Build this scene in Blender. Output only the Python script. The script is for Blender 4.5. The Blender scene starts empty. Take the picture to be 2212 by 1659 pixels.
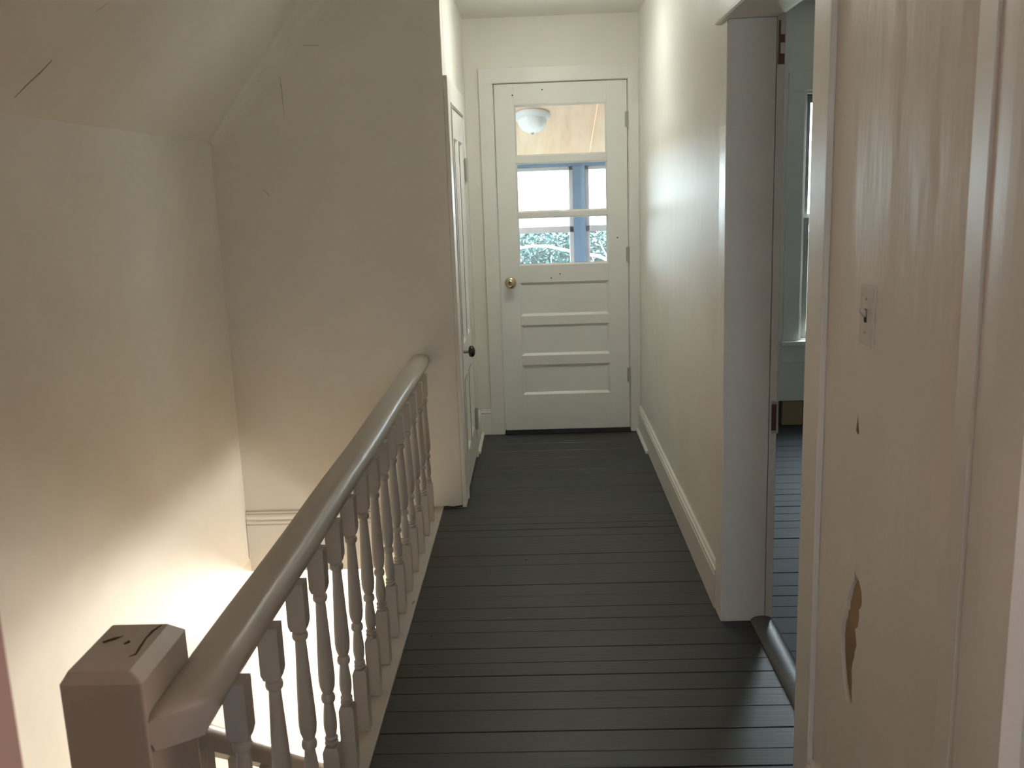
import bpy, bmesh, math, random
from mathutils import Vector, Matrix
random.seed(7)
S = bpy.context.scene
COL = S.collection

# ------------------------------------------------------------------ helpers
class MB:
    """collects shapes into one bmesh"""
    def __init__(s):
        s.bm = bmesh.new()
    def box(s, x0, x1, y0, y1, z0, z1):
        vs = [s.bm.verts.new((x, y, z)) for z in (z0, z1) for y in (y0, y1) for x in (x0, x1)]
        for f in ((0, 2, 3, 1), (4, 5, 7, 6), (0, 1, 5, 4), (1, 3, 7, 5), (3, 2, 6, 7), (2, 0, 4, 6)):
            s.bm.faces.new([vs[i] for i in f])
        return s
    def face(s, pts):
        s.bm.faces.new([s.bm.verts.new(p) for p in pts]); return s
    def prism(s, prof, a, b, axis):
        """closed profile (u,v) extruded along an axis from a to b"""
        def P(u, v, w):
            return {'x': (w, u, v), 'y': (u, w, v), 'z': (u, v, w)}[axis]
        A = [s.bm.verts.new(P(u, v, a)) for u, v in prof]
        B = [s.bm.verts.new(P(u, v, b)) for u, v in prof]
        n = len(prof)
        for i in range(n):
            s.bm.faces.new((A[i], A[(i+1) % n], B[(i+1) % n], B[i]))
        s.bm.faces.new(A[::-1]); s.bm.faces.new(B)
        return s
    def loft(s, rings, cap=True):
        R = [[s.bm.verts.new(p) for p in r] for r in rings]
        n = len(R[0])
        for a, b in zip(R, R[1:]):
            for i in range(n):
                s.bm.faces.new((a[i], a[(i+1) % n], b[(i+1) % n], b[i]))
        if cap:
            s.bm.faces.new(R[0][::-1]); s.bm.faces.new(R[-1])
        return s
    def lathe(s, prof, c=(0, 0, 0), axis='z', n=24):
        rings = []
        for r, h in prof:
            ring = []
            for i in range(n):
                t = 2*math.pi*i/n
                p = (r*math.cos(t), r*math.sin(t), h)
                if axis == 'y': p = (p[0], p[2], p[1])
                if axis == 'x': p = (p[2], p[0], p[1])
                ring.append((c[0]+p[0], c[1]+p[1], c[2]+p[2]))
            rings.append(ring)
        return s.loft(rings)
    def tube(s, pts, rad, n=10):
        pts = [Vector(p) for p in pts]
        if not hasattr(rad, '__len__'): rad = [rad]*len(pts)
        rings = []
        for i, p in enumerate(pts):
            t = (pts[min(i+1, len(pts)-1)]-pts[max(i-1, 0)]).normalized()
            u = t.cross(Vector((0, 0, 1)) if abs(t.z) < .9 else Vector((1, 0, 0))).normalized(); v = t.cross(u)
            rings.append([p+rad[i]*(u*math.cos(2*math.pi*k/n)+v*math.sin(2*math.pi*k/n)) for k in range(n)])
        return s.loft(rings)
    def recess(s, P, u0, u1, v0, v1, d0, d1, w, panel=True, raise_=0):
        """a sunk panel: sloped moulding from depth d0 to d1 over width w, P maps (u,v,d) to a point"""
        a = [(u0, v0), (u1, v0), (u1, v1), (u0, v1)]
        b = [(u0+w, v0+w), (u1-w, v0+w), (u1-w, v1-w), (u0+w, v1-w)]
        for i in range(4):
            j = (i+1) % 4
            s.face([P(*a[i], d0), P(*a[j], d0), P(*b[j], d1), P(*b[i], d1)])
        if panel:
            s.face([P(*q, d1) for q in b])
        return s
    def build(s, name, m, parent=None, smooth=False, bevel=0, segs=2):
        bmesh.ops.recalc_face_normals(s.bm, faces=s.bm.faces)
        me = bpy.data.meshes.new(name); s.bm.to_mesh(me); s.bm.free()
        if m: me.materials.append(m)
        if smooth:
            for p in me.polygons: p.use_smooth = True
        o = bpy.data.objects.new(name, me); COL.objects.link(o)
        if smooth:
            try:
                with bpy.context.temp_override(object=o, active_object=o, selected_objects=[o]):
                    pass
            except Exception: pass
            e = o.modifiers.new('edges', 'EDGE_SPLIT'); e.split_angle = math.radians(40)
        if bevel:
            b = o.modifiers.new('bevel', 'BEVEL'); b.width = bevel; b.segments = segs
            b.limit_method = 'ANGLE'; b.angle_limit = math.radians(50)
        if parent: o.parent = parent
        return o

def tag(o, label=None, cat=None, group=None, kind=None):
    if label: o['label'] = label
    if cat: o['category'] = cat
    if group: o['group'] = group
    if kind: o['kind'] = kind
    return o
def struct(o, label=None, cat=None):
    return tag(o, label, cat, kind='structure')
def empty(name, loc=(0, 0, 0)):
    o = bpy.data.objects.new(name, None); COL.objects.link(o); o.location = loc; o.empty_display_size = .1
    return o
def adopt(child, root):
    """parent a mesh built in world coordinates to a moved empty"""
    child.parent = root
    child.matrix_parent_inverse = Matrix.Translation(-Vector(root.location))
    return child

# ------------------------------------------------------------------ materials
def new_mat(name):
    m = bpy.data.materials.new(name); m.use_nodes = True
    nt = m.node_tree; b = nt.nodes['Principled BSDF']
    return m, nt, b
def N(nt, typ, **kw):
    n = nt.nodes.new(typ)
    for k, v in kw.items():
        if k in n.inputs: n.inputs[k].default_value = v
        else: setattr(n, k, v)
    return n
def mapped(nt, scale):
    tc = N(nt, 'ShaderNodeTexCoord'); mp = N(nt, 'ShaderNodeMapping')
    mp.inputs['Scale'].default_value = scale
    nt.links.new(tc.outputs['Object'], mp.inputs['Vector'])
    return mp.outputs['Vector']
def ramp(nt, src, stops):
    r = N(nt, 'ShaderNodeValToRGB'); e = r.color_ramp.elements
    e[0].position, e[0].color = stops[0][0], (*stops[0][1], 1)
    e[1].position, e[1].color = stops[-1][0], (*stops[-1][1], 1)
    for p, c in stops[1:-1]:
        k = e.new(p); k.color = (*c, 1)
    nt.links.new(src, r.inputs['Fac']); return r.outputs['Color']
def paint(name, base, rough=.5, mottle=.06, bumps=(), spots=0, spec=.5):
    """old paint: mottled colour, layered bump [(scale xyz, detail, strength, distance)], a few scuffs"""
    m, nt, b = new_mat(name); L = nt.links.new
    n1 = N(nt, 'ShaderNodeTexNoise', Scale=3.0, Detail=6.0, Roughness=.6); L(mapped(nt, (1, 1, 1)), n1.inputs['Vector'])
    dark = tuple(c*(1-mottle) for c in base); lite = tuple(min(1, c*(1+mottle*.5)) for c in base)
    col = ramp(nt, n1.outputs['Fac'], [(.3, dark), (.7, lite)])
    if spots:
        n2 = N(nt, 'ShaderNodeTexNoise', Scale=9.0, Detail=5.0, Roughness=.75); L(mapped(nt, (1, 1, .6)), n2.inputs['Vector'])
        k = ramp(nt, n2.outputs['Fac'], [(.70, (0, 0, 0)), (.78, (spots,)*3)])
        mx = N(nt, 'ShaderNodeMix', data_type='RGBA'); mx.inputs[7].default_value = (base[0]*.55, base[1]*.5, base[2]*.42, 1)
        L(k, mx.inputs[0]); L(col, mx.inputs[6]); col = mx.outputs[2]
    L(col, b.inputs['Base Color'])
    b.inputs['Roughness'].default_value = rough
    b.inputs['Specular IOR Level'].default_value = spec
    prev = None
    for sc, det, st, dist in bumps:
        n = N(nt, 'ShaderNodeTexNoise', Scale=1.0, Detail=det, Roughness=.5); L(mapped(nt, sc), n.inputs['Vector'])
        bp_ = N(nt, 'ShaderNodeBump', Strength=st, Distance=dist); L(n.outputs['Fac'], bp_.inputs['Height'])
        if prev: L(prev, bp_.inputs['Normal'])
        prev = bp_.outputs['Normal']
    if prev: L(prev, b.inputs['Normal'])
    return m
def plain(name, base, rough=.5, metal=0, spec=.5):
    m, nt, b = new_mat(name)
    n1 = N(nt, 'ShaderNodeTexNoise', Scale=40.0, Detail=3.0); nt.links.new(mapped(nt, (1, 1, 1)), n1.inputs['Vector'])
    nt.links.new(ramp(nt, n1.outputs['Fac'], [(.3, tuple(c*.92 for c in base)), (.7, base)]), b.inputs['Base Color'])
    b.inputs['Roughness'].default_value = rough; b.inputs['Metallic'].default_value = metal
    b.inputs['Specular IOR Level'].default_value = spec
    return m

FINE = ((60, 60, 60), 3, .12, .002)
WALL = (.83, .80, .73)
M = {}
M['plaster'] = paint('plaster_paint', WALL, .55, .05, [((2.2, 2.2, 2.2), 3, .25, .02), FINE], spots=.12)
M['gloss'] = paint('gloss_wall_paint', (.84, .82, .77), .47, .05, [((3, 3, .9), 3, .35, .02), ((14, 14, 3), 3, .30, .004), FINE], spots=.08, spec=.4)
M['wrinkle'] = paint('wrinkled_wall_paint', (.83, .80, .73), .42, .05, [((2.2, 4.2, .9), 4, .6, .03), ((9, 9, 2.2), 3, .25, .008), FINE], spots=.05, spec=.55)
M['ceiling'] = paint('ceiling_paint', (.84, .82, .76), .6, .04, [((3, 3, 3), 2, .15, .01)])
M['trim'] = paint('trim_paint', (.83, .81, .76), .34, .05, [((10, 10, 2), 3, .18, .004), FINE], spots=.15, spec=.55)
M['gloss_trim'] = paint('fresh_gloss_trim_paint', (.83, .81, .76), .42, .05, [((14, 14, 1.5), 3, .10, .003)], spots=.1, spec=.9)
M['door'] = paint('door_paint', (.84, .83, .78), .36, .04, [((8, 8, 8), 2, .12, .003), FINE], spots=.05)
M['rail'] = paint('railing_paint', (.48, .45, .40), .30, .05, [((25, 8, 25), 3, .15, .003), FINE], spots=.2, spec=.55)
M['pinkwhite'] = paint('pale_pink_paint', (.62, .50, .43), .6, .04)
M['pink'] = paint('pink_room_paint', (.24, .175, .158), .6, .04)
M['brown'] = paint('brown_rear_wall_paint', (.22, .16, .12), .6, .1)
M['oak'] = paint('lower_floor_oak', (.50, .38, .26), .5, .15)
M['white'] = paint('lower_hall_toned_paint', (.77, .71, .61), .6, .04)  # darker than the upper wall paint: strong stairwell light toned down in the colour

def floor_mat(name, blue, olive, rough=.42, spec=.5):
    m, nt, b = new_mat(name); L = nt.links.new
    n1 = N(nt, 'ShaderNodeTexNoise', Scale=1.6, Detail=5.0, Roughness=.6); L(mapped(nt, (1, 1.6, 1)), n1.inputs['Vector'])
    n2 = N(nt, 'ShaderNodeTexNoise', Scale=1.0, Detail=6.0, Roughness=.65); L(mapped(nt, (3, 60, 3)), n2.inputs['Vector'])
    n3 = N(nt, 'ShaderNodeTexNoise', Scale=30.0, Detail=4.0, Roughness=.7); L(mapped(nt, (1, 1, 1)), n3.inputs['Vector'])
    c1 = ramp(nt, n1.outputs['Fac'], [(.40, blue), (.62, olive)])
    c2 = ramp(nt, n2.outputs['Fac'], [(.25, (.80,)*3), (.75, (1.15,)*3)])
    mx = N(nt, 'ShaderNodeMix', data_type='RGBA', blend_type='MULTIPLY'); mx.inputs[0].default_value = 1
    L(c1, mx.inputs[6]); L(c2, mx.inputs[7])
    c3 = ramp(nt, n3.outputs['Fac'], [(.74, (0, 0, 0)), (.80, (.35,)*3)])
    m2 = N(nt, 'ShaderNodeMix', data_type='RGBA'); m2.inputs[7].default_value = (.18, .19, .19, 1)
    L(c3, m2.inputs[0]); L(mx.outputs[2], m2.inputs[6])
    L(m2.outputs[2], b.inputs['Base Color'])
    b.inputs['Roughness'].default_value = rough; b.inputs['Specular IOR Level'].default_value = spec
    bp_ = N(nt, 'ShaderNodeBump', Strength=.3, Distance=.004); L(n2.outputs['Fac'], bp_.inputs['Height'])
    L(bp_.outputs['Normal'], b.inputs['Normal'])
    return m
M['floor'] = floor_mat('painted_floorboards', (.036, .042, .047), (.034, .0315, .025))
M['floor2'] = floor_mat('room_floorboards', (.075, .088, .097), (.08, .092, .10), .62, .25)
M['threshold'] = floor_mat('worn_threshold_paint', (.12, .13, .135), (.15, .155, .155))
M['gap'] = plain('dark_gap', (.012, .011, .010), .9)
M['brass'] = plain('brass', (.62, .53, .33), .25, 1)
M['brass_dull'] = plain('old_brass', (.35, .26, .14), .4, 1)
M['black_knob'] = plain('black_mineral_knob', (.018, .012, .010), .18)
M['steel'] = plain('painted_hinge', (.45, .44, .40), .45)
M['rust'] = plain('rusty_iron', (.20, .12, .075), .7)
M['lath'] = paint('bare_brown_paper', (.40, .29, .17), .8, .3, [((20, 20, 6), 4, .4, .004)])
M['darkwood'] = paint('bare_dark_wood', (.10, .055, .04), .7, .3)
M['plastic'] = plain('painted_switch', (.72, .69, .62), .4)
M['blue'] = paint('blue_porch_paint', (.085, .15, .25), .5, .15)
M['sash'] = paint('weathered_sash_paint', (.38, .35, .34), .6, .2)
M['deck'] = paint('porch_floor_paint', (.55, .50, .45), .6, .1)
M['bark'] = paint('pale_bark', (.60, .55, .50), .8, .2)
M['metal_pan'] = plain('white_lamp_pan', (.75, .75, .76), .3)
M['opal'] = plain('frosted_lamp_glass', (.86, .87, .88), .25)
M['ground'] = paint('grass_ground', (.05, .09, .04), .9, .4)

def ply():
    m, nt, b = new_mat('porch_plywood'); L = nt.links.new
    n = N(nt, 'ShaderNodeTexNoise', Scale=1.0, Detail=5.0, Roughness=.6, Distortion=.6); L(mapped(nt, (14, 1.2, 1)), n.inputs['Vector'])
    L(ramp(nt, n.outputs['Fac'], [(.3, (.66, .42, .28)), (.5, (.72, .50, .36)), (.72, (.78, .58, .43))]), b.inputs['Base Color'])
    b.inputs['Roughness'].default_value = .6
    return m
M['ply'] = ply()
def glass(name='window_glass', film=(.03, .08)):
    m, nt, b = new_mat(name); L = nt.links.new
    tr = N(nt, 'ShaderNodeBsdfTransparent'); tr.inputs['Color'].default_value = (.93, .96, .97, 1)
    gl = N(nt, 'ShaderNodeBsdfGlossy', Roughness=.03)
    df = N(nt, 'ShaderNodeBsdfTranslucent'); df.inputs['Color'].default_value = (.75, .85, .9, 1)
    n = N(nt, 'ShaderNodeTexNoise', Scale=6.0, Detail=6.0, Roughness=.7); L(mapped(nt, (1, 1, 1)), n.inputs['Vector'])
    k = ramp(nt, n.outputs['Fac'], [(.35, (film[0],)*3), (.8, (film[1],)*3)])       # dusty film, also puts the glare haze into the pane
    m1 = N(nt, 'ShaderNodeMixShader'); L(k, m1.inputs[0]); L(tr.outputs[0], m1.inputs[1]); L(df.outputs[0], m1.inputs[2])
    m2 = N(nt, 'ShaderNodeMixShader', Fac=.05); L(m1.outputs[0], m2.inputs[1]); L(gl.outputs[0], m2.inputs[2])
    L(m2.outputs[0], nt.nodes['Material Output'].inputs['Surface'])
    return m
M['glass'] = glass()
M['glass_clean'] = glass('porch_window_glass', (.001, .004))
def leafmat():
    m, nt, b = new_mat('leaves'); L = nt.links.new
    n = N(nt, 'ShaderNodeTexNoise', Scale=5.0, Detail=4.0, Roughness=.7); L(mapped(nt, (1, 1, 1)), n.inputs['Vector'])
    L(ramp(nt, n.outputs['Fac'], [(.35, (.016, .048, .046)), (.60, (.024, .066, .058)), (.78, (.05, .10, .06))]), b.inputs['Base Color'])
    b.inputs['Roughness'].default_value = .5; b.inputs['Specular IOR Level'].default_value = .2
    return m
M['leaf'] = leafmat()

# ------------------------------------------------------------------ key dimensions (metres)
XR = .599; XRO = .755; YD = 5.5414; YS = 4.2086; XC = -.385; XCF = -.367
XL = -.4735; XW = -1.42; ZC = 2.405; ZLOW = -2.7
Y_NEAR, Y_FAR = 2.06, 2.9684          # doorway in the right wall
HEAD = 1.935
SEAMS = [-1.5]
y = -1.5
while y < 2.05:
    y += random.uniform(.082, .108)
    if y < 2.08: SEAMS.append(y)
SEAMS += [2.158, 2.233, 2.33, 2.44, 2.536, 2.633, 2.713, 2.81, 2.924, 3.014, 3.109, 3.206, 3.305, 3.391, 3.495, 3.601, 3.728,
          3.809, 3.892, 3.962, 4.052, 4.121, 4.264, 4.368, 4.476, 4.574, 4.677, 4.775, 4.877, 5.01, 5.151, 5.31, 5.424, 5.66]

# ------------------------------------------------------------------ floor
def boards(mb, x0, x1, seams, z=0.0, gap=.0022, clip=None):
    for a, b in zip(seams, seams[1:]):
        g = gap*random.choice((.35, .6, 1, 1, 1.5)); dz = random.uniform(-.0008, .0008); t = random.uniform(-.001, .001)
        e = .0015
        pr = [(a+g/2, z-.022), (b-g/2, z-.022), (b-g/2, z-e+dz), (b-g/2-e, z+dz+t*.3), (a+g/2+e, z+dz-t*.3), (a+g/2, z-e+dz)]
        mb.prism(pr, x0, x1, 'x')
mb = MB(); boards(mb, XL, .70, SEAMS)
boards(mb, XW+.002, XL-.002, [s for s in SEAMS if .0 < s < 1.36]+[1.388])
fl = struct(mb.build('floor', M['floor']))
mb = MB(); mb.box(XL+.001, .70, -1.5, 5.66, -.25, -.023); mb.box(XW+.002, XL, 0, 1.385, -.25, -.023)
mb.build('subfloor', M['gap'], fl)
s2 = []; y = -1.5
while y < 5.55:
    s2.append(y); y += random.choice((.075, .085, .095, .12, .135))
s2.append(5.60)
mb = MB(); boards(mb, .765, 5.5, s2, -.004, .003)
fl2 = struct(mb.build('floor_room', M['floor2']))
mb = MB(); mb.box(.701, 5.5, -1.5, 5.60, -.25, -.028); mb.build('subfloor', M['gap'], fl2)

# ------------------------------------------------------------------ right wall with two doorways, peeled patch
HOLE = [(1.722, .706), (1.700, .699), (1.686, .685), (1.681, .667), (1.684, .655), (1.696, .643), (1.692, .632), (1.697, .607), (1.712, .596), (1.704, .58), (1.700, .566), (1.708, .55), (1.710, .536),
        (1.718, .52), (1.722, .503), (1.717, .48), (1.716, .455), (1.712, .437), (1.722, .43), (1.734, .420), (1.748, .432), (1.766, .455), (1.776, .478), (1.787, .506), (1.790, .526), (1.792, .545), (1.789, .566), (1.784, .584), (1.779, .586),
        (1.776, .606), (1.767, .610), (1.766, .628), (1.759, .641), (1.752, .66), (1.741, .677), (1.730, .69), (1.725, .715)]
TEAR = [(1.746, 1.022), (1.741, 1.003), (1.735, .984), (1.744, .980), (1.755, .985), (1.751, 1.002)]
def wall_with_holes(mb, x, xb, y0, y1, z0, z1, holes, depth):
    bm = mb.bm
    loops = [[(y0, z0), (y1, z0), (y1, z1), (y0, z1)]]+holes
    edges = []
    for lp in loops:
        vs = [bm.verts.new((x, a, b)) for a, b in lp]
        edges += [bm.edges.new((vs[i], vs[(i+1) % len(vs)])) for i in range(len(vs))]
    bmesh.ops.triangle_fill(bm, use_beauty=True, use_dissolve=False, edges=edges)
    for lp in holes:
        for i in range(len(lp)):
            a, b = lp[i], lp[(i+1) % len(lp)]
            mb.face([(x, *a), (x, *b), (x+depth, *b), (x+depth, *a)])
    mb.face([(xb, y0, z0), (xb, y1, z0), (xb, y1, z1), (xb, y0, z1)])
    mb.face([(x, y0, z0), (xb, y0, z0), (xb, y0, z1), (x, y0, z1)]); mb.face([(x, y1, z0), (xb, y1, z0), (xb, y1, z1), (x, y1, z1)])
    mb.face([(x, y0, z1), (xb, y0, z1), (xb, y1, z1), (x, y1, z1)]); mb.face([(x, y0, z0), (xb, y0, z0), (xb, y1, z0), (x, y1, z0)])
mb = MB()
mb.box(XR, XRO, Y_FAR+.02, YD+.02, -.02, ZC+.02)
mb.box(XR, XRO, Y_NEAR-.02, Y_FAR+.02, HEAD+.02, ZC+.02)
wr = struct(mb.build('wall_right', M['gloss']))
mb = MB()
wall_with_holes(mb, XR, XRO, 1.09, Y_NEAR-.02, -.02, ZC+.02, [HOLE, TEAR], .009)
wrn = struct(mb.build('wall_right_near', M['wrinkle']))
mb = MB(); bm = mb.bm
for hl in (HOLE,):
    mb.face([(XR+.0085, *p) for p in hl])
pp = mb.build('peeled_patch', M['lath'], wrn); pp['label'] = 'long bare brown patch where the wall covering has torn away'
mb = MB(); mb.face([(XR+.0015, *p) for p in TEAR])
pp = mb.build('small_tear', M['rust'], wrn); pp['label'] = 'small dark torn spot in the wall covering'
mb = MB()
mb.box(XR, XRO, .30, 1.09, 2.0, ZC+.02); mb.box(XR, XRO, -1.5, .30, -.02, ZC+.02)
struct(mb.build('wall_right_rear', M['plaster']))

# far wall with the porch door
DL, DR, DT = -.2214, .5315, 2.046
mb = MB(); f0, f1 = YD+.012, YD+.13
mb.box(XC-.02, DL-.012, f0, f1, -.02, ZC+.02); mb.box(DR+.012, XR+.04, f0, f1, -.02, ZC+.02); mb.box(DL-.012, DR+.012, f0, f1, DT+.012, ZC+.02)
struct(mb.build('wall_far', M['plaster']))
# casing of the porch door
mb = MB()
mb.box(-.306, DL-.008, YD-.008, f0, 0, 2.052); mb.box(DR+.008, XR-.001, YD-.008, f0, 0, 2.052)
mb.box(-.306, XR-.001, YD-.008, f0, 2.052, 2.134)
struct(mb.build('trim_1', M['trim'], bevel=.001))
mb = MB()
mb.box(DL-.012, DL-.004, f0, f1, 0, DT+.004); mb.box(DR+.004, DR+.012, f0, f1, 0, DT+.004); mb.box(DL-.012, DR+.012, f0, f1, DT+.004, DT+.012)
mb.box(DL-.004, DL+.012, YD+.056, f1, 0, DT+.004); mb.box(DR-.012, DR+.004, YD+.056, f1, 0, DT+.004); mb.box(DL, DR, YD+.056, f1, DT-.012, DT+.004)
struct(mb.build('trim_2', M['trim']))
mb = MB(); mb.prism([(YD-.02, .0), (YD+.14, .0), (YD+.14, .010), (YD+.10, .016), (YD+.0, .016), (YD-.02, .004)], DL-.004, DR+.004, 'x')
struct(mb.build('trim_3', M['gap']))

# ------------------------------------------------------------------ porch door
T0, T1 = YD+.008, YD+.048        # leaf faces
P = lambda u, v, d: (u, T0+d, v)
mb = MB()
LX0, LX1 = -.110, .416
lites = [(1.645, 1.930), (1.327, 1.608), (1.019, 1.299)]
pans = [(.719, .917), (.480, .664), (.241, .422)]
mb.box(DL, LX0, T0, T1, .022, DT); mb.box(LX1, DR, T0, T1, .022, DT)
edges = [(.022, .241), (.422, .480), (.664, .719), (.917, 1.019), (1.299, 1.327), (1.608, 1.645), (1.930, DT)]
for a, b in edges: mb.box(LX0, LX1, T0, T1, a, b)
for a, b in pans:
    mb.recess(P, LX0, LX1, a, b, .0, .011, .014, panel=False)
    mb.recess(P, LX0+.014, LX1-.014, a+.014, b-.014, .011, .011, .002)
    mb.box(LX0, LX1, T0+.012, T1-.006, a, b)
for a, b in lites:
    mb.recess(P, LX0, LX1, a, b, .0, .014, .009, panel=False)
    mb.recess(P, LX0, LX1, a, b, .040, .022, .009, panel=False)
d1 = struct(mb.build('door_1', M['door'], bevel=.0015), 'white half glazed door to the porch at the end of the hall', 'door')
for a, b in lites:
    MB().box(LX0+.002, LX1-.002, T0+.016, T0+.019, a+.002, b-.002).build('window_pane', M['glass'], d1)
# putty crumbs along the lite edges
for zh in (1.830, 1.065, .346):
    mb = MB(); mb.lathe([(.005, -.045), (.007, -.045), (.007, .045), (.005, .045)], (DR+.003, T0-.004, zh), n=10)
    mb.box(DR-.012, DR+.002, T0-.002, T0+.002, zh-.043, zh+.043)
    mb.build('hinge', M['steel'], d1)
KX, KZ = -.163, .919
mb = MB(); mb.lathe([(.0, 0), (.034, 0), (.034, -.003), (.030, -.008), (.018, -.011), (.014, -.012), (.013, -.03), (.016, -.034)], (KX, T0, KZ), 'y', 32)
mb.build('rosette', M['brass'], d1, smooth=True)
mb = MB(); mb.lathe([(.014, -.034), (.024, -.038), (.0275, -.046), (.0275, -.052), (.024, -.059), (.016, -.063), (.0125, -.061), (.0, -.060)], (KX, T0, KZ), 'y', 32)
k = mb.build('knob', M['brass'], d1, smooth=True); k['label'] = 'round brass door knob'
mb = MB(); mb.lathe([(.0, -.061), (.006, -.061), (.006, -.065), (0, -.066)], (KX, T0, KZ), 'y', 16); mb.build('lock_button', M['brass_dull'], k)
mb = MB()
for u, v in ((-.117, 1.985), (.053, 2.010), (.130, .965), (.078, .942), (.47, 1.165)):
    mb.lathe([(.0, 0), (.004, 0), (.0035, -.002), (0, -.003)], (u, T0, v), 'y', 8)
mb.build('screw_hole', M['gap'], d1)

# ------------------------------------------------------------------ stair head wall, closet wall
CY0, CY1, CZ = 4.350, 5.045, 1.838     # closet door opening
mb = MB(); mb.box(XW-.1, XC, YS, YS+.115, -.228, ZC+.4); mb.box(XW-.1, XL-.0, YS, 7.6, -.30, -.228)
struct(mb.build('wall_stairhead', M['plaster'], bevel=.004))
mb = MB()
mb.box(XC-.12, XC, YS+.1, CY0-.008, -.02, ZC+.02); mb.box(XC-.12, XC, CY1+.008, YD+.02, -.02, ZC+.02); mb.box(XC-.12, XC, CY0-.01, CY1+.01, CZ+.008, ZC+.02)
struct(mb.build('wall_closet', M['plaster']))
mb = MB(); mb.box(XC-.9, XC-.13, YS+.12, YD, 0, ZC); mb.build('closet_inside', M['gap'], None)
struct(bpy.data.objects['closet_inside'])
mb = MB()
mb.box(XC, XCF, YS+.0005, CY0, 0, 1.952); mb.box(XC, XCF, CY1, CY1+.115, 0, 1.952); mb.box(XC, XCF, CY0, CY1, CZ, 1.952)
mb.box(XCF, XCF+.006, CY0-.02, CY0-.004, 0, CZ+.012); mb.box(XCF, XCF+.006, CY1+.004, CY1+.02, 0, CZ+.012); mb.box(XCF, XCF+.006, CY0-.004, CY1+.004, CZ+.004, CZ+.012)
struct(mb.build('trim_4', M['trim'], bevel=.003))
D0 = XCF-.004
P = lambda u, v, d: (D0-d, u, v)
mb = MB()
us = [CY0+.004, CY0+.115, 4.645, 4.735, CY1-.115, CY1-.004]
vs = [.012, .20, .56, .735, 1.70, CZ-.004]
def ybox(a, b, c, d): mb.box(D0-.035, D0, a, b, c, d)
ybox(us[0], us[1], vs[0], vs[5]); ybox(us[2], us[3], vs[0], vs[5]); ybox(us[4], us[5], vs[0], vs[5])
for a, b in ((vs[0], vs[1]), (vs[2], vs[3]), (vs[4], vs[5])):
    ybox(us[1], us[2], a, b); ybox(us[3], us[4], a, b)
for a, b in ((vs[1], vs[2]), (vs[3], vs[4])):
    for c, d in ((us[1], us[2]), (us[3], us[4])):
        mb.recess(P, c, d, a, b, -.003, .013, .02)
d2 = struct(mb.build('door_2', M['door'], bevel=.002), 'white panelled closet door on the left before the porch door', 'door')
mb = MB(); mb.box(D0, D0+.004, 4.375, 4.425, .625, .768); pl = mb.build('escutcheon', M['steel'], d2, bevel=.0015)
mb = MB(); mb.lathe([(.009, .004), (.009, .03), (.012, .034), (.0, .035)], (D0, 4.40, .712), 'x', 16); mb.build('knob_shank', M['steel'], pl, smooth=True)
mb = MB(); mb.lathe([(.0, .030), (.014, .030), (.024, .034), (.028, .042), (.026, .052), (.016, .060), (0, .062)], (D0, 4.40, .712), 'x', 28)
k = mb.build('knob', M['black_knob'], d2, smooth=True); k['label'] = 'round black door knob'
for zh in (1.57, .225):
    mb = MB(); mb.lathe([(.006, -.06), (.009, -.06), (.009, .06), (.006, .06)], (XCF+.006, CY1+.001, zh), n=10)
    mb.box(D0, D0+.003, CY1-.03, CY1, zh-.05, zh+.05); mb.box(XCF, XCF+.004, CY1, CY1+.03, zh-.05, zh+.05)
    mb.build('hinge', M['steel'], d2)

# ------------------------------------------------------------------ baseboards
def bprof(x, s, h=.157):      # profile (depth, height); s = direction it stands out
    return [(x, 0), (x+s*.017, 0), (x+s*.017, h-.036), (x+s*.0135, h-.030), (x+s*.016, h-.024), (x+s*.016, h-.016), (x+s*.010, h-.012), (x+s*.011, h-.004), (x+s*.008, h), (x, h)]
mb = MB(); mb.prism(bprof(XR, -1), 3.075, YD-.008, 'y'); struct(mb.build('baseboard_right', M['trim']))
mb = MB(); mb.prism([(XR-.017, 0), (XR-.031, 0), (XR-.030, .008), (XR-.026, .014), (XR-.017, .018)], 5.03, YD-.009, 'y'); struct(mb.build('trim_5', M['trim']))
mb = MB(); mb.prism(bprof(XR, -1), 1.334, 1.945, 'y'); struct(mb.build('baseboard_right_near', M['trim']))
mb = MB(); mb.prism(bprof(XC, 1), CY1+.116, YD, 'y'); mb.prism(bprof(f0, -1), XC+.017, -.3065, 'x'); struct(mb.build('baseboard_left', M['trim']))
mb = MB(); mb.prism([(XC+.017, 0), (XC+.031, 0), (XC+.030, .008), (XC+.026, .014), (XC+.017, .018)], CY1+.07, YD-.002, 'y'); struct(mb.build('trim_6', M['trim']))
pr = [(YS, -.228), (YS-.017, -.228), (YS-.017, -.06), (YS-.012, -.055), (YS-.016, -.05), (YS-.016, -.042), (YS-.010, -.034), (YS-.013, -.028), (YS-.015, -.018), (YS-.013, -.008), (YS-.008, -.004), (YS-.008, .004), (YS, .006)]
mb = MB(); mb.prism(pr, XW+.002, -.535, 'x'); struct(mb.build('baseboard_stairwell', M['trim']))

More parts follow.
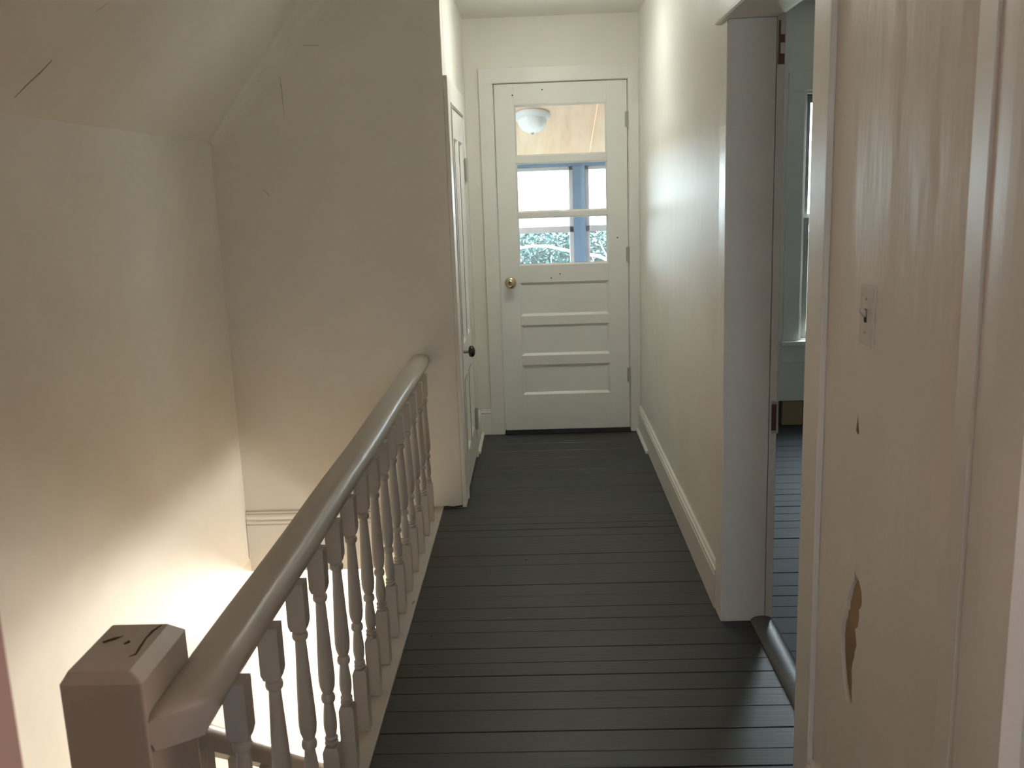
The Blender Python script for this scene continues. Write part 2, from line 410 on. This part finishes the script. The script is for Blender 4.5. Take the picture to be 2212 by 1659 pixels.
# ------------------------------------------------------------------ doorway to the right room
mb = MB()   # jamb lining
mb.box(XR-.003, .733, Y_FAR, Y_FAR+.019, .0, HEAD); mb.box(XR-.003, XRO, Y_NEAR-.019, Y_NEAR, 0, HEAD); mb.box(XR-.003, .733, Y_NEAR, Y_FAR, HEAD, HEAD+.019)
mb.box(.735, XRO+.004, Y_FAR+.002, Y_FAR+.019, .0, HEAD+.01); mb.box(.735, XRO+.004, Y_NEAR, Y_FAR, HEAD+.012, HEAD+.019)
jb = struct(mb.build('trim_7', M['trim'], bevel=.002))
mb = MB(); mb.box(.738, .744, Y_FAR-.001, Y_FAR+.002, 1.80, 1.925); mb.box(.744, .757, Y_FAR+.0005, Y_FAR+.003, 1.80, 1.83); mb.box(.744, .757, Y_FAR+.0005, Y_FAR+.003, 1.862, 1.885)
h = mb.build('hinge_leaf', M['rust'], jb); h['label'] = 'rusty remains of an old hinge at the top of the jamb'
mb = MB(); mb.box(.742, .757, Y_FAR-.0012, Y_FAR+.003, .655, .665); mb.box(.742, .757, Y_FAR-.0012, Y_FAR+.003, .752, .762); mb.box(.757, .764, Y_FAR-.0012, Y_FAR+.010, .655, .762)
st = mb.build('strike_plate', M['steel'], jb, bevel=.001)
mb = MB(); mb.box(.742, .757, Y_FAR-.0006, Y_FAR+.002, .665, .752); mb.build('latch_hole', M['darkwood'], st)
mb = MB()   # casing: two legs and a head with a projecting lip
CT = XR-.014
mb.box(CT, XR, Y_FAR, 3.072, 0, HEAD); mb.box(CT, XR, 1.948, Y_NEAR+.002, 0, HEAD)
mb.box(CT-.004, XR, 1.948, 3.072, HEAD+.016, HEAD+.13)
struct(mb.build('trim_8', M['trim'], bevel=.003))
mb = MB(); mb.prism([(XR, HEAD), (CT-.010, HEAD), (CT-.016, HEAD+.004), (CT-.016, HEAD+.010), (CT-.010, HEAD+.016), (XR, HEAD+.016)], 1.93, 3.085, 'y')
struct(mb.build('trim_9', M['trim']))
mb = MB(); mb.prism([(.686, .0), (.688, .008), (.696, .014), (.710, .018), (.728, .019), (.746, .016), (.757, .010), (.764, .0)], Y_NEAR, Y_FAR, 'y')
struct(mb.build('trim_10', M['threshold'], smooth=True), 'worn rounded threshold board in the right doorway', 'threshold')
# casing of the doorway nearest the camera
mb = MB()
cp = [(1.335, 0), (1.333, .003), (1.318, .006), (1.2485, .0195), (1.2475, .0135), (1.243, .0143), (1.222, .0190), (1.198, .0238), (1.176, .0272), (1.150, .029), (1.09, .029), (1.09, 0)]
mb.prism([(XR-d, yy) for yy, d in cp], 0, 2.0, 'z'); struct(mb.build('trim_11', M['gloss_trim']))
mb = MB(); mb.box(XR-.002, XRO, 1.071, 1.09, 0, 2.0); mb.box(XR-.002, XRO, .30, .319, 0, 2.0); mb.box(XR-.016, XR, .2, .30, 0, 2.1); mb.box(XR-.016, XR, .30, 1.335, 2.0, 2.1)
struct(mb.build('trim_12', M['trim']))

# ------------------------------------------------------------------ room beyond the right doorway
WX0, WX1, WZ0, WZ1 = 1.548, 1.98, .53, 1.93
YR = 5.555
mb = MB()
mb.box(XRO, WX0, YR, YR+.14, .157, ZC+.02); mb.box(WX1, 5.6, YR, YR+.14, -.02, ZC+.02); mb.box(WX0, WX1, YR, YR+.14, .157, WZ0); mb.box(WX0, WX1, YR, YR+.14, WZ1, ZC+.02)
struct(mb.build('wall_room_far', M['plaster']))
SW = (-.80, -.20, .85, 1.5)
mb = MB(); mb.box(5.5, 5.6, -1.6, SW[0], -.02, ZC+.02); mb.box(5.5, 5.6, SW[1], 5.7, -.02, ZC+.02); mb.box(5.5, 5.6, SW[0], SW[1], -.02, SW[2]); mb.box(5.5, 5.6, SW[0], SW[1], SW[3], ZC+.02)
struct(mb.build('wall_room_right', M['plaster']))
mb = MB(); ym = (SW[2]+SW[3])/2
mb.box(5.52, 5.56, SW[0], SW[0]+.05, SW[2], SW[3]); mb.box(5.52, 5.56, SW[1]-.05, SW[1], SW[2], SW[3]); mb.box(5.52, 5.56, SW[0], SW[1], SW[2], SW[2]+.05); mb.box(5.52, 5.56, SW[0], SW[1], SW[3]-.05, SW[3])
w5 = struct(mb.build('window_5', M['trim'])); MB().box(5.538, 5.541, SW[0]+.04, SW[1]-.04, SW[2]+.04, SW[3]-.04).build('pane', M['glass_clean'], w5)
mb = MB(); mb.box(XRO, 1.75, 1.24, 1.33, -.02, ZC+.02); mb.box(1.66, 1.75, -1.5, 1.24, -.02, ZC+.02); struct(mb.build('wall_room_partition', M['pinkwhite']))  # unseen closet walls, placed to keep the pink lamplight out of the room
mb = MB(); mb.box(XRO, 5.5, YR+.03, YR+.14, -.02, .157); bb = struct(mb.build('baseboard_room', M['darkwood']))
mb = MB(); mb.box(1.455, 1.575, YR+.008, YR+.03, .004, .150); mb.build('bare_board', M['lath'], bb)
mb = MB(); mb.box(1.44, 1.534, YR-.02, YR, WZ0-.004, WZ1+.02); mb.box(WX1+.015, WX1+.115, YR-.02, YR, WZ0-.004, WZ1+.02); mb.box(1.44, WX1+.115, YR-.02, YR, WZ1+.02, WZ1+.12)
mb.box(WX0-.016, WX0, YR-.004, YR+.14, WZ0, WZ1+.01); mb.box(WX1, WX1+.016, YR-.004, YR+.14, WZ0, WZ1+.01); mb.box(WX0, WX1, YR-.004, YR+.14, WZ1, WZ1+.016)
w1 = struct(mb.build('window_1', M['trim'], bevel=.002), 'tall white window in the room beyond the right doorway', 'window')
mb = MB(); mb.box(1.425, WX1+.13, YR-.055, YR+.03, WZ0-.030, WZ0-.004); mb.build('stool', M['trim'], w1, bevel=.006)
mb = MB(); mb.box(1.44, WX1+.115, YR-.018, YR, .395, WZ0-.030); mb.build('apron', M['trim'], w1, bevel=.002)
mb = MB()
for a, b, yy in ((WZ0, 1.24, YR+.05), (1.22, WZ1, YR+.085)):
    mb.box(WX0, WX0+.045, yy, yy+.032, a, b); mb.box(WX1-.045, WX1, yy, yy+.032, a, b); mb.box(WX0+.045, WX1-.045, yy, yy+.032, a, a+.04); mb.box(WX0+.045, WX1-.045, yy, yy+.032, b-.04, b)
sa = mb.build('sash', M['trim'], w1)
mb = MB(); mb.box(WX0+.04, WX1-.04, YR+.064, YR+.067, WZ0+.03, 1.21); mb.build('pane', M['glass'], sa)
mb = MB(); mb.box(WX0+.04, WX1-.04, YR+.099, YR+.102, 1.25, WZ1-.03); mb.build('pane', M['glass'], sa)

# ------------------------------------------------------------------ stairwell walls, slope, ceilings
SX = -.852          # where the slope meets the flat ceiling
mb = MB(); mb.box(XW-.1, XW, -1.5, YS+.1, -.235, 1.80); struct(mb.build('wall_left', M['plaster']))
mb = MB(); mb.box(XW-.1, XW, -1.5, 7.6, ZLOW, -.235); struct(mb.build('wall_left_lower', M['white']))  # continues wall_left, its colour darkened against the bright light from below
mb = MB()
zk = 1.706
th = math.atan2(ZC-zk, SX-XW)
prof = [(XW-.08, zk-.08*math.tan(th)), (XW, zk)]
prof += [(SX-.06, ZC-.06*math.tan(th)), (SX-.02, ZC-.012), (SX+.05, ZC), (SX+.05, ZC+.1), (SX-.1, ZC+.1), (XW-.08, zk+.10)]
mb.prism(prof, -1.5, YS+.05, 'y')
# plaster cove where the slope runs into the stairhead wall
R_ = .09
nx, nz = -math.sin(th)*-1, -math.cos(th)      # into the room, normal of the slope
def sl(t): return Vector((XW+(SX-XW)*t, 0, zk+(ZC-zk)*t))
nrm = Vector((math.sin(th), 0, -math.cos(th)))
for t0, t1 in [(i/8, (i+1)/8) for i in range(8)]:
    for k in range(6):
        q = []
        for t, kk in ((t0, k), (t0, k+1), (t1, k+1), (t1, k)):
            a = kk/6*math.pi/2
            r = R_*(.35+.65*min(1, max(t, .0)*1.5))
            q.append(sl(t)+nrm*(r-r*math.cos(a)+.0005)+Vector((0, YS-r+r*math.sin(a), 0)))
        mb.face(q)
struct(mb.build('ceiling_slope', M['ceiling'], smooth=True))
mb = MB(); mb.box(SX+.04, XRO, -1.5, YD+.14, ZC, ZC+.1); struct(mb.build('ceiling', M['ceiling']))
mb = MB(); mb.box(XRO, 5.6, -1.5, 5.7, ZC+.02, ZC+.1); struct(mb.build('ceiling_room', M['ceiling']))
RW = (-.04, .46, 1.08, 1.68)
mb = MB(); mb.box(XW-.1, RW[0], -1.62, -1.5, ZLOW, ZC+.1); mb.box(RW[1], 5.6, -1.62, -1.5, ZLOW, ZC+.1); mb.box(RW[0], RW[1], -1.62, -1.5, ZLOW, RW[2]); mb.box(RW[0], RW[1], -1.62, -1.5, RW[3], ZC+.1)
struct(mb.build('wall_rear', M['brown']))
mb = MB(); mb.box(RW[0], RW[0]+.04, -1.58, -1.54, RW[2], RW[3]); mb.box(RW[1]-.04, RW[1], -1.58, -1.54, RW[2], RW[3]); mb.box(RW[0], RW[1], -1.58, -1.54, RW[2], RW[2]+.04); mb.box(RW[0], RW[1], -1.58, -1.54, RW[3]-.04, RW[3])
w6 = struct(mb.build('window_6', M['trim'])); MB().box(RW[0]+.03, RW[1]-.03, -1.562, -1.559, RW[2]+.03, RW[3]-.03).build('pane', M['glass_clean'], w6)  # added rear window, lets in daylight to brighten the stairhead wall and door
mb = MB(); mb.box(XW, -.381, -1.5, .60, -.02, ZC+.02); struct(mb.build('wall_left_near', M['pink'], bevel=.004))

# lower storey, seen down the stairwell
mb = MB()
mb.box(XW, 2.6, -1.5, 7.6, ZLOW-.1, ZLOW); struct(mb.build('floor_lower', M['oak']))
mb = MB(); mb.box(XW-.1, 2.7, 7.6, 7.7, ZLOW-.1, -.2); struct(mb.build('wall_lower_far', M['white']))
mb = MB(); mb.box(XL, 2.7, -1.5, 7.6, -.30, -.252); mb.box(XW, XL, -1.5, 1.30, -.30, -.252); struct(mb.build('ceiling_lower', M['white']))
LW = (.8, 4.6, -2.6, -1.95)
mb = MB(); mb.box(2.6, 2.7, -1.5, LW[0], ZLOW, -.2); mb.box(2.6, 2.7, LW[1], 7.6, ZLOW, -.2); mb.box(2.6, 2.7, LW[0], LW[1], ZLOW, LW[2]); mb.box(2.6, 2.7, LW[0], LW[1], LW[3], -.2)
struct(mb.build('wall_lower_right', M['white']))
mb = MB()
for a, b in ((LW[0], (LW[0]+LW[1])/2-.03), ((LW[0]+LW[1])/2+.03, LW[1])):
    mb.box(2.62, 2.66, a, a+.04, LW[2], LW[3]); mb.box(2.62, 2.66, b-.04, b, LW[2], LW[3]); mb.box(2.62, 2.66, a, b, LW[2], LW[2]+.05); mb.box(2.62, 2.66, a, b, LW[3]-.05, LW[3])
mb.box(2.6, 2.7, (LW[0]+LW[1])/2-.03, (LW[0]+LW[1])/2+.03, LW[2], LW[3])
w4 = struct(mb.build('window_4', M['trim'])); MB().box(2.638, 2.641, LW[0]+.03, LW[1]-.03, LW[2]+.04, LW[3]-.04).build('pane', M['glass_clean'], w4)
# stairs going down away from the landing
mb = MB(); NS = 13; rise = -ZLOW/(NS+1); run = rise/.765
for i in range(NS):
    yy = 1.392+i*run; zz = -rise*(i+1)
    mb.box(XW+.001, -.585, yy-.02, yy+run+.004, zz-.028, zz); mb.box(XW+.001, -.60, yy+run-.02, yy+run, zz-rise, zz-.02)
mb.box(XW+.001, -.60, 1.372, 1.392, -rise, -.025)
struct(mb.build('stairs', M['floor']), 'dark painted stairs going down beside the hall railing', 'stairs')

# ------------------------------------------------------------------ hall railing
rail = tag(empty('stair_railing', (-.53, 2.7, 0)), 'white railing with turned balusters and square newel along the stairwell edge of the hall', 'railing')
mb = MB()   # edge board under the balusters and its fascia
mb.box(-.575, XL-.001, 1.385, YS-.001, -.02, .008); mb.box(-.555, -.535, 1.385, YS-.001, -.25, -.02)
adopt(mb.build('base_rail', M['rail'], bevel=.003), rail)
RX = -.548; RT = .737
hp = [(-.044, -.036), (-.0455, -.028), (-.042, -.014), (-.034, -.005), (-.018, -.0008), (0, 0), (.018, -.0008), (.032, -.006), (.041, -.016), (.0445, -.028), (.044, -.036), (.036, -.046), (.032, -.058), (-.032, -.058), (-.036, -.046)]
rings = []
for yy, dz, sc in [(1.218, -.010, .93), (1.224, -.003, .98), (1.236, 0, 1)]+[(1.236+(YS-1.237)*i/16, .002*math.sin(i*1.3), 1) for i in range(1, 17)]:
    g = lambda u: .095*(1-math.sqrt(max(0, 1-((u+.0455)/.093)**2)))*max(0, 1-(yy-1.218)/.34)
    rings.append([(RX+u*sc+.0015*math.sin(yy*3), yy+g(u), RT+dz+v*sc) for u, v in hp])
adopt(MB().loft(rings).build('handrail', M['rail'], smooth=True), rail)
PROF = [(.0125, .187), (.0162, .192), (.0162, .197), (.0122, .200), (.0156, .204), (.0156, .209), (.0118, .213), (.0130, .218), (.0154, .231), (.0160, .245), (.0150, .265), (.0122, .290), (.0112, .299),
        (.0156, .303), (.0168, .310), (.0156, .318), (.0115, .323), (.0140, .328), (.0176, .340), (.0193, .356), (.0192, .372), (.0182, .400), (.0152, .47), (.0122, .54), (.0116, .551),
        (.0160, .556), (.0172, .562), (.0160, .569), (.0120, .572), (.0140, .576)]
def turned(mb, x, y, z0, z1, hs=.019, zt=.576, zb=.187):
    """turned baluster: square block, beads, long swelling shaft, vase, square foot"""
    sq = lambda h, z: [(x+a*h, y+b*h, z) for a, b in ((-1, -1), (1, -1), (1, 1), (-1, 1))]
    mb.loft([sq(hs, z0), sq(hs, zb-.010), sq(hs*.80, zb)])
    mb.loft([sq(hs*.80, zt), sq(hs, zt+.014), sq(hs, z1)])
    k = (zt-zb)/.389
    mb.lathe([(r_, zb+(h-.187)*k) for r_, h in PROF], (x, y, 0), 'z', 20)
BY = [4.012, 3.833, 3.637, 3.450, 3.268, 3.084, 2.900, 2.714, 2.530, 2.345, 2.162, 1.982, 1.796, 1.598, 1.402]
bal = None
for i, yy in enumerate(BY):
    if bal is None:
        mb = MB(); turned(mb, 0, 0, .008, .682)
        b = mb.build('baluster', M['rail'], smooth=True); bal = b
    else:
        b = bal.copy(); COL.objects.link(b)
    b.parent = rail; b.location = (-.519-rail.location.x, yy+.006-rail.location.y, 0)
    b.rotation_euler = (0, 0, random.uniform(-.02, .02))
# newel post with a chamfered block top
mb = MB()
x0, x1, y0, y1 = -.706, -.584, 1.215, 1.388
def rr(x0, x1, y0, y1, z, r=.006):
    out = []
    for cx, cy, a0 in ((x1-r, y1-r, 0), (x0+r, y1-r, 90), (x0+r, y0+r, 180), (x1-r, y0+r, 270)):
        for k in range(4):
            a = math.radians(a0+30*k); out.append((cx+r*math.cos(a), cy+r*math.sin(a), z))
    return out
rings = [rr(x0, x1, y0, y1, -.30, .004), rr(x0, x1, y0, y1, .783, .004), rr(x0+.009, x1-.022, y0+.011, y1-.012, .7985, .004)]
adopt(MB().loft(rings).build('newel_post', M['rail'], bevel=.0025), rail)

# ------------------------------------------------------------------ handrail that goes down with the stairs
srail = tag(empty('stair_handrail', (-.63, 1.39, 0)), 'lower handrail sloping down the stairs from the back of the newel post', 'handrail')
rings = []
sl_ = .765
for t in (0, .2, 1, 2, 3):
    yy = 1.386+t; zz = .640-sl_*t
    rings.append([(-.632+u*.62, yy, zz+v*1.05) for u, v in hp])
adopt(MB().loft(rings).build('handrail', M['rail'], smooth=True), srail)
sb = None
for i in range(17):
    yy = 1.505+i*.176
    n_ = int((yy-1.392)/run); tread = -rise*(n_+1)
    top = .640-sl_*(yy-1.386)-.045
    mb = MB(); turned(mb, 0, 0, tread-top, 0, .0165, -.11, tread-top+.18)
    b = mb.build('baluster', M['rail'], smooth=True); b.parent = srail; b.location = (0, yy-1.39, top)

# ------------------------------------------------------------------ scuffs, chips and cracks
M['scuff'] = plain('grey_scuff', (.60, .57, .51), .7)
M['chip'] = plain('dark_chip', (.07, .05, .035), .8)
def marks(name, m, parent, lines, label=None):
    mb = MB()
    for pts, rad in lines: mb.tube(pts, rad, 6)
    o = mb.build(name, m)
    if parent.type == 'EMPTY': adopt(o, parent)
    else: o.parent = parent
    if label: o['label'] = label
    return o
Z8 = .7983
marks('paint_crack', M['chip'], rail, [
    ([(-.624, 1.268, Z8), (-.617, 1.275, Z8), (-.6195, 1.296, Z8), (-.6225, 1.326, Z8), (-.6215, 1.350, Z8), (-.616, 1.372, Z8)], [.0008, .0018, .0022, .0018, .0022, .001]),
    ([(-.649, 1.308, Z8), (-.644, 1.316, Z8)], [.0015, .003]),
    ([(-.685, 1.315, Z8-.001), (-.672, 1.326, Z8-.001), (-.660, 1.338, Z8-.001)], [.003, .004, .001])], 'dark cracked and chipped paint on the newel top')
wl = bpy.data.objects['ceiling_slope']
marks('scuff', M['scuff'], wl, [([(-1.388, 2.58, 1.745), (-1.357, 2.602, 1.783), (-1.334, 2.626, 1.811), (-1.305, 2.647, 1.847)], [.0008, .0022, .0028, .0008]),
    ([(-1.20, 2.71, 1.977), (-1.174, 2.748, 2.009)], [.0008, .001])], 'long diagonal scratch on the sloping ceiling')
ws = bpy.data.objects['wall_stairhead']
marks('scuff', M['scuff'], ws, [([(-1.205, YS, 1.500), (-1.179, YS, 1.470)], [.002, .003]), ([(-1.09, YS, 1.973), (-1.087, YS, 1.93), (-1.085, YS, 1.86), (-1.085, YS, 1.80)], [.0015, .003, .0016, .0008]),
    ([(-.978, YS, 2.096), (-.912, YS, 2.093)], [.0015, .002])])
marks('worn_edge', M['chip'], ws, [([(-.50, YS-.001, .004), (-.46, YS-.001, .006), (-.43, YS-.001, .003), (-.387, YS-.001, .008)], [.002, .004, .003, .005])])
marks('speck', M['chip'], fl, [([(-.085, 3.546, .0), (-.072, 3.549, .0)], [.004, .003]), ([(-.396, 2.903, .0), (-.390, 2.904, .0)], [.004, .003]), ([(.09, 4.686, 0), (.10, 4.687, 0)], [.003, .003])])
marks('paint_chip', M['lath'], rail, [([(-.488, 3.14, .007), (-.485, 3.155, .007), (-.482, 3.17, .007)], [.002, .005, .002])])

# ------------------------------------------------------------------ light switch
sw = tag(empty('light_switch', (XR, 1.711, 1.212)), 'painted over toggle light switch on the right wall above the torn patch', 'light switch')
mb = MB(); mb.box(XR-.0055, XR+.0005, 1.675, 1.746, 1.158, 1.268); adopt(mb.build('switch_plate', M['plastic'], bevel=.003), sw)
mb = MB(); mb.box(XR-.0065, XR-.0045, 1.7055, 1.7165, 1.200, 1.2245); adopt(mb.build('toggle_slot', M['gap']), sw)
mb = MB(); mb.loft([[(XR-.005, 1.7065, 1.208), (XR-.005, 1.7155, 1.208), (XR-.005, 1.7155, 1.222), (XR-.005, 1.7065, 1.222)],
                    [(XR-.017, 1.7078, 1.2195), (XR-.017, 1.7142, 1.2195), (XR-.017, 1.7142, 1.228), (XR-.017, 1.7078, 1.228)]])
adopt(mb.build('toggle', M['plastic'], bevel=.001), sw)
for zz in (1.243, 1.182):
    mb = MB(); mb.lathe([(0, -.0045), (.0032, -.0052), (.0028, -.0066), (0, -.007)], (XR, 1.711, zz), 'x', 12); adopt(mb.build('screw', M['steel']), sw)

# ------------------------------------------------------------------ porch
PY = 8.0
zc_ = lambda y: 1.69+(PY-y)*.264
mb = MB(); mb.box(-2.2, 1.25, YD+.14, PY+.12, -.12, -.01); struct(mb.build('floor_porch', M['deck']))
mb = MB()
def slab(x0, x1, lift):
    mb.prism([(YD+.13, zc_(YD+.13)+lift), (PY+.05, zc_(PY+.05)+lift), (PY+.05, zc_(PY+.05)+.03+lift), (YD+.13, zc_(YD+.13)+.03+lift)], x0, x1, 'x')
slab(-2.2, .445, 0); slab(.449, 1.25, -.006)
struct(mb.build('ceiling_porch', M['ply']))
mb = MB(); mb.box(-2.3, -2.2, YD, PY+.1, -.1, 2.4); mb.box(1.20, 1.27, YD+.14, PY+.1, -.1, 2.4); struct(mb.build('wall_porch_side', M['blue']))
WT, WB = 1.635, .62
mb = MB(); mb.box(-2.2, 1.25, PY, PY+.10, -.1, WB); mb.box(-2.2, 1.25, PY, PY+.10, WT, 1.80)
for a, b in ((-2.2, -1.16), (.314, .412), (1.12, 1.25)): mb.box(a, b, PY-.012, PY+.10, WB, WT)
struct(mb.build('wall_porch_front', M['blue']))
for i, (a, b) in enumerate(((-1.16, .314), (.412, 1.12))):
    mb = MB()
    y0, y1 = PY+.02, PY+.06
    mb.box(a, a+.036, y0, y1, WB, WT); mb.box(b-.036, b, y0, y1, WB, WT); mb.box(a, b, y0, y1, WT-.032, WT); mb.box(a, b, y0, y1, 1.091, 1.145); mb.box(a, b, y0, y1, WB, WB+.05)
    w = struct(mb.build('window_%d' % (i+2), M['sash'], bevel=.003), ('wide' if i == 0 else 'right hand')+' porch window seen through the glazed door', 'window')
    for za, zb in ((WB+.04, 1.10), (1.135, WT-.02)):
        MB().box(a+.02, b-.02, y0+.018, y0+.021, za, zb).build('pane', M['glass_clean'], w)
LXc, LY = -.010, 6.9
lz = zc_(LY)
lamp = tag(empty('ceiling_light', (LXc, LY, lz)), 'round white glass bowl ceiling light on the porch ceiling', 'ceiling light')
tilt = Matrix.Rotation(-math.atan(.264), 4, 'X')
def lampart(mb, name, m, parent=lamp, smooth=True):
    o = mb.build(name, m, None, smooth=smooth); o.data.transform(tilt); o.parent = parent; return o
lampart(MB().lathe([(0, 0), (.122, 0), (.130, -.010), (.130, -.018), (.120, -.034), (.106, -.046), (.100, -.046), (0, -.04)], n=40), 'pan', M['metal_pan'])
lampart(MB().lathe([(.100, -.042), (.103, -.052), (.097, -.078), (.080, -.104), (.055, -.124), (.028, -.134), (0, -.137)], n=40), 'glass_bowl', M['opal'])
lampart(MB().lathe([(0, -.134), (.010, -.135), (.010, -.142), (.006, -.148), (0, -.150)], n=14), 'finial', M['steel'])

# added fill light on hall ceiling, porch lamp pattern, just above the picture
def lampglow():
    m, nt, b = new_mat('fill_lamp_glass')
    b.inputs['Base Color'].default_value = (.85, .85, .82, 1)
    b.inputs['Emission Color'].default_value = (.98, 1, .91, 1); b.inputs['Emission Strength'].default_value = 22.5
    return m
M['glow'] = lampglow()
hl = tag(empty('ceiling_light', (.08, 4.50, ZC)), 'added fill lamp, lit round glass bowl on the hall ceiling before the porch door', 'ceiling light')
MB().lathe([(0, 0), (.126, 0), (.128, -.008), (.122, -.022), (.112, -.034), (.108, -.034), (0, -.03)], n=40).build('pan', M['metal_pan'], hl, smooth=True)
MB().lathe([(.112, -.030), (.111, -.036), (.102, -.050), (.082, -.062), (.056, -.070), (.028, -.074), (0, -.075)], n=40).build('glass_bowl', M['glow'], hl, smooth=True)

# ------------------------------------------------------------------ outside
mb = MB(); mb.box(-60, 60, PY+.2, 90, -3.6, -3.4); struct(mb.build('ground', M['ground']))
mb = MB(); mb.box(-20, 20, -20, PY+.2, -3.6, -3.4); struct(mb.build('ground_near', M['ground']))
tree = tag(empty('tree', (.3, 12.6, -3.4)), 'leafy green tree with bare pale branches outside the porch windows', 'tree')
def leaves(mb, n, bx, size, drop=None):
    for _ in range(n):
        p = Vector([random.uniform(*b) for b in bx])
        if drop and not drop(p): continue
        r = Matrix.Rotation(random.uniform(0, 6.28), 3, 'Z') @ Matrix.Rotation(random.uniform(-.9, .9), 3, 'X') @ Matrix.Rotation(random.uniform(-.9, .9), 3, 'Y')
        s = size*random.uniform(.6, 1.3)
        mb.face([p+r @ Vector(v)*s for v in ((0, -1, 0), (.42, -.25, .06), (.32, .5, .03), (0, 1.1, -.05), (-.32, .5, .03), (-.42, -.25, .06))])
mb = MB()
def canopy(p):
    top = .905+.03*math.sin(p.x*2.3)+.03*math.sin(p.x*5.1+1)-.04*(p.y-13)
    return p.z < top
leaves(mb, 52000, ((-1.4, 2.0), (12.2, 15.2), (-.3, 1.0)), .037, canopy); leaves(mb, 9000, ((-3.4, 3.6), (12.4, 15.2), (-1.6, .95)), .08, canopy)
fo = adopt(mb.build('foliage', M['leaf']), tree); fo['kind'] = 'stuff'
mb = MB(); mb.tube([(.6, 13.6, -3.4), (.7, 13.5, -1.5), (.9, 13.2, -.2)], [.16, .13, .08], 12); adopt(mb.build('trunk', M['bark'], smooth=True), tree)
def branch(pts, r0, r1, name='branch', parent=None):
    n = len(pts); mb = MB(); mb.tube(pts, [r0+(r1-r0)*i/(n-1) for i in range(n)], 8)
    return adopt(mb.build(name, M['bark'], smooth=True), tree)
def wob(pts): return [(x, y+random.uniform(-.05, .05), z) for x, y, z in pts]
branch(wob([(-.62, 11.1, .80), (-.40, 11, .79), (-.223, 11, .793), (-.056, 11, .814), (.106, 11, .809), (.239, 11, .773), (.362, 11, .742), (.50, 11, .715), (.603, 11, .691), (.721, 11, .671), (.806, 11, .62), (.92, 11.3, .50), (1.0, 12.0, .1), (.9, 13.0, -.3)]), .012, .022)
branch(wob([(.725, 11, .845), (.745, 11, .79), (.775, 11, .73), (.80, 11, .674), (.84, 11.05, .60)]), .006, .010)
branch(wob([(.20, 11.2, .40), (.17, 11.1, .55), (.155, 11.05, .652), (.165, 11.0, .70)]), .007, .004)
branch(wob([(.63, 11.02, .672), (.655, 11, .62), (.64, 11, .585), (.62, 11, .56)]), .005, .003)
mb = MB()
leaves(mb, 34, ((.10, .24), (10.95, 11.1), (.55, .76)), .022); leaves(mb, 22, ((.62, .80), (10.95, 11.1), (.66, .76)), .02)
leaves(mb, 16, ((.22, .40), (10.9, 11.1), (.74, .84)), .02); leaves(mb, 10, ((-.2, -.1), (10.9, 11.1), (.84, .93)), .02)
adopt(mb.build('twig_leaves', M['leaf']), tree)['kind'] = 'stuff'

# ------------------------------------------------------------------ light
w = bpy.data.worlds.new('sky'); S.world = w; w.use_nodes = True
bg = w.node_tree.nodes['Background']; bg.inputs['Color'].default_value = (.86, .95, 1.0, 1); bg.inputs['Strength'].default_value = 8.8
def area(name, loc, rot, sx, sy, power, col=(1, 1, 1)):
    l = bpy.data.lights.new(name, 'AREA'); l.shape = 'RECTANGLE'; l.size = sx; l.size_y = sy; l.energy = power; l.color = col
    o = bpy.data.objects.new(name, l); COL.objects.link(o); o.location = loc; o.rotation_euler = rot; return o
def portal(name, loc, rot, sx, sy):
    o = area(name, loc, rot, sx, sy, 1); o.data.cycles.is_portal = True; return o
R90 = math.pi/2
portal('portal_porch', (-.02, PY+.13, 1.13), (-R90, 0, 0), 2.3, 1.06)
portal('portal_room', ((WX0+WX1)/2, YR+.16, 1.23), (-R90, 0, 0), WX1-WX0+.02, 1.42)
s = bpy.data.lights.new('sun', 'SUN'); s.energy = 26; s.angle = .01; s.color = (1, .95, .86)
so = bpy.data.objects.new('sun', s); COL.objects.link(so); so.rotation_euler = (math.radians(-38), math.radians(-24), 0)
# daylight at the windows of the lower hall, then an added pink fill lamp
area('daylight_lower_window', (2.58, (LW[0]+LW[1])/2, (LW[2]+LW[3])/2), (0, R90, 0), LW[3]-LW[2], LW[1]-LW[0], 56, (1, .945, .86))
area('daylight_lower_door', (-.2, 7.5, -1.7), (-R90, 0, 0), 1.6, 1.6, 95, (1, .93, .83))
area('added_pink_fill', (1.62, .97, 1.35), (0, R90, 0), .9, .20, 13, (1, .72, .63))  # added unseen lamp, gives the newel its pink cast

# ------------------------------------------------------------------ camera
f, a, b, r = 2025.3, .2040, .0317, -.0352
fw = Vector((-math.sin(b)*math.cos(a), math.cos(b)*math.cos(a), -math.sin(a)))
rt = Vector((math.cos(b), math.sin(b), 0)); up = rt.cross(fw)
R2 = rt*math.cos(r)+up*math.sin(r); U2 = -rt*math.sin(r)+up*math.cos(r)
cam = bpy.data.cameras.new('camera'); co = bpy.data.objects.new('camera', cam); COL.objects.link(co)
co.matrix_world = Matrix((( R2.x, U2.x, -fw.x, 0), (R2.y, U2.y, -fw.y, 0), (R2.z, U2.z, -fw.z, 1.4584), (0, 0, 0, 1)))
cam.sensor_width = 36; cam.lens = f/2212*36; cam.clip_start = .02
cam.dof.use_dof = True; cam.dof.focus_distance = 3.6; cam.dof.aperture_fstop = 9
S.camera = co
vs_ = S.view_settings; vs_.view_transform = 'Standard'; vs_.look = 'None'; vs_.gamma = 1; vs_.exposure = 1.27; vs_.use_curve_mapping = False
S.cycles.max_bounces = 11; S.cycles.diffuse_bounces = 7; S.cycles.glossy_bounces = 4; S.cycles.transparent_max_bounces = 16
S.cycles.use_denoising = True; S.cycles.sample_clamp_indirect = 8
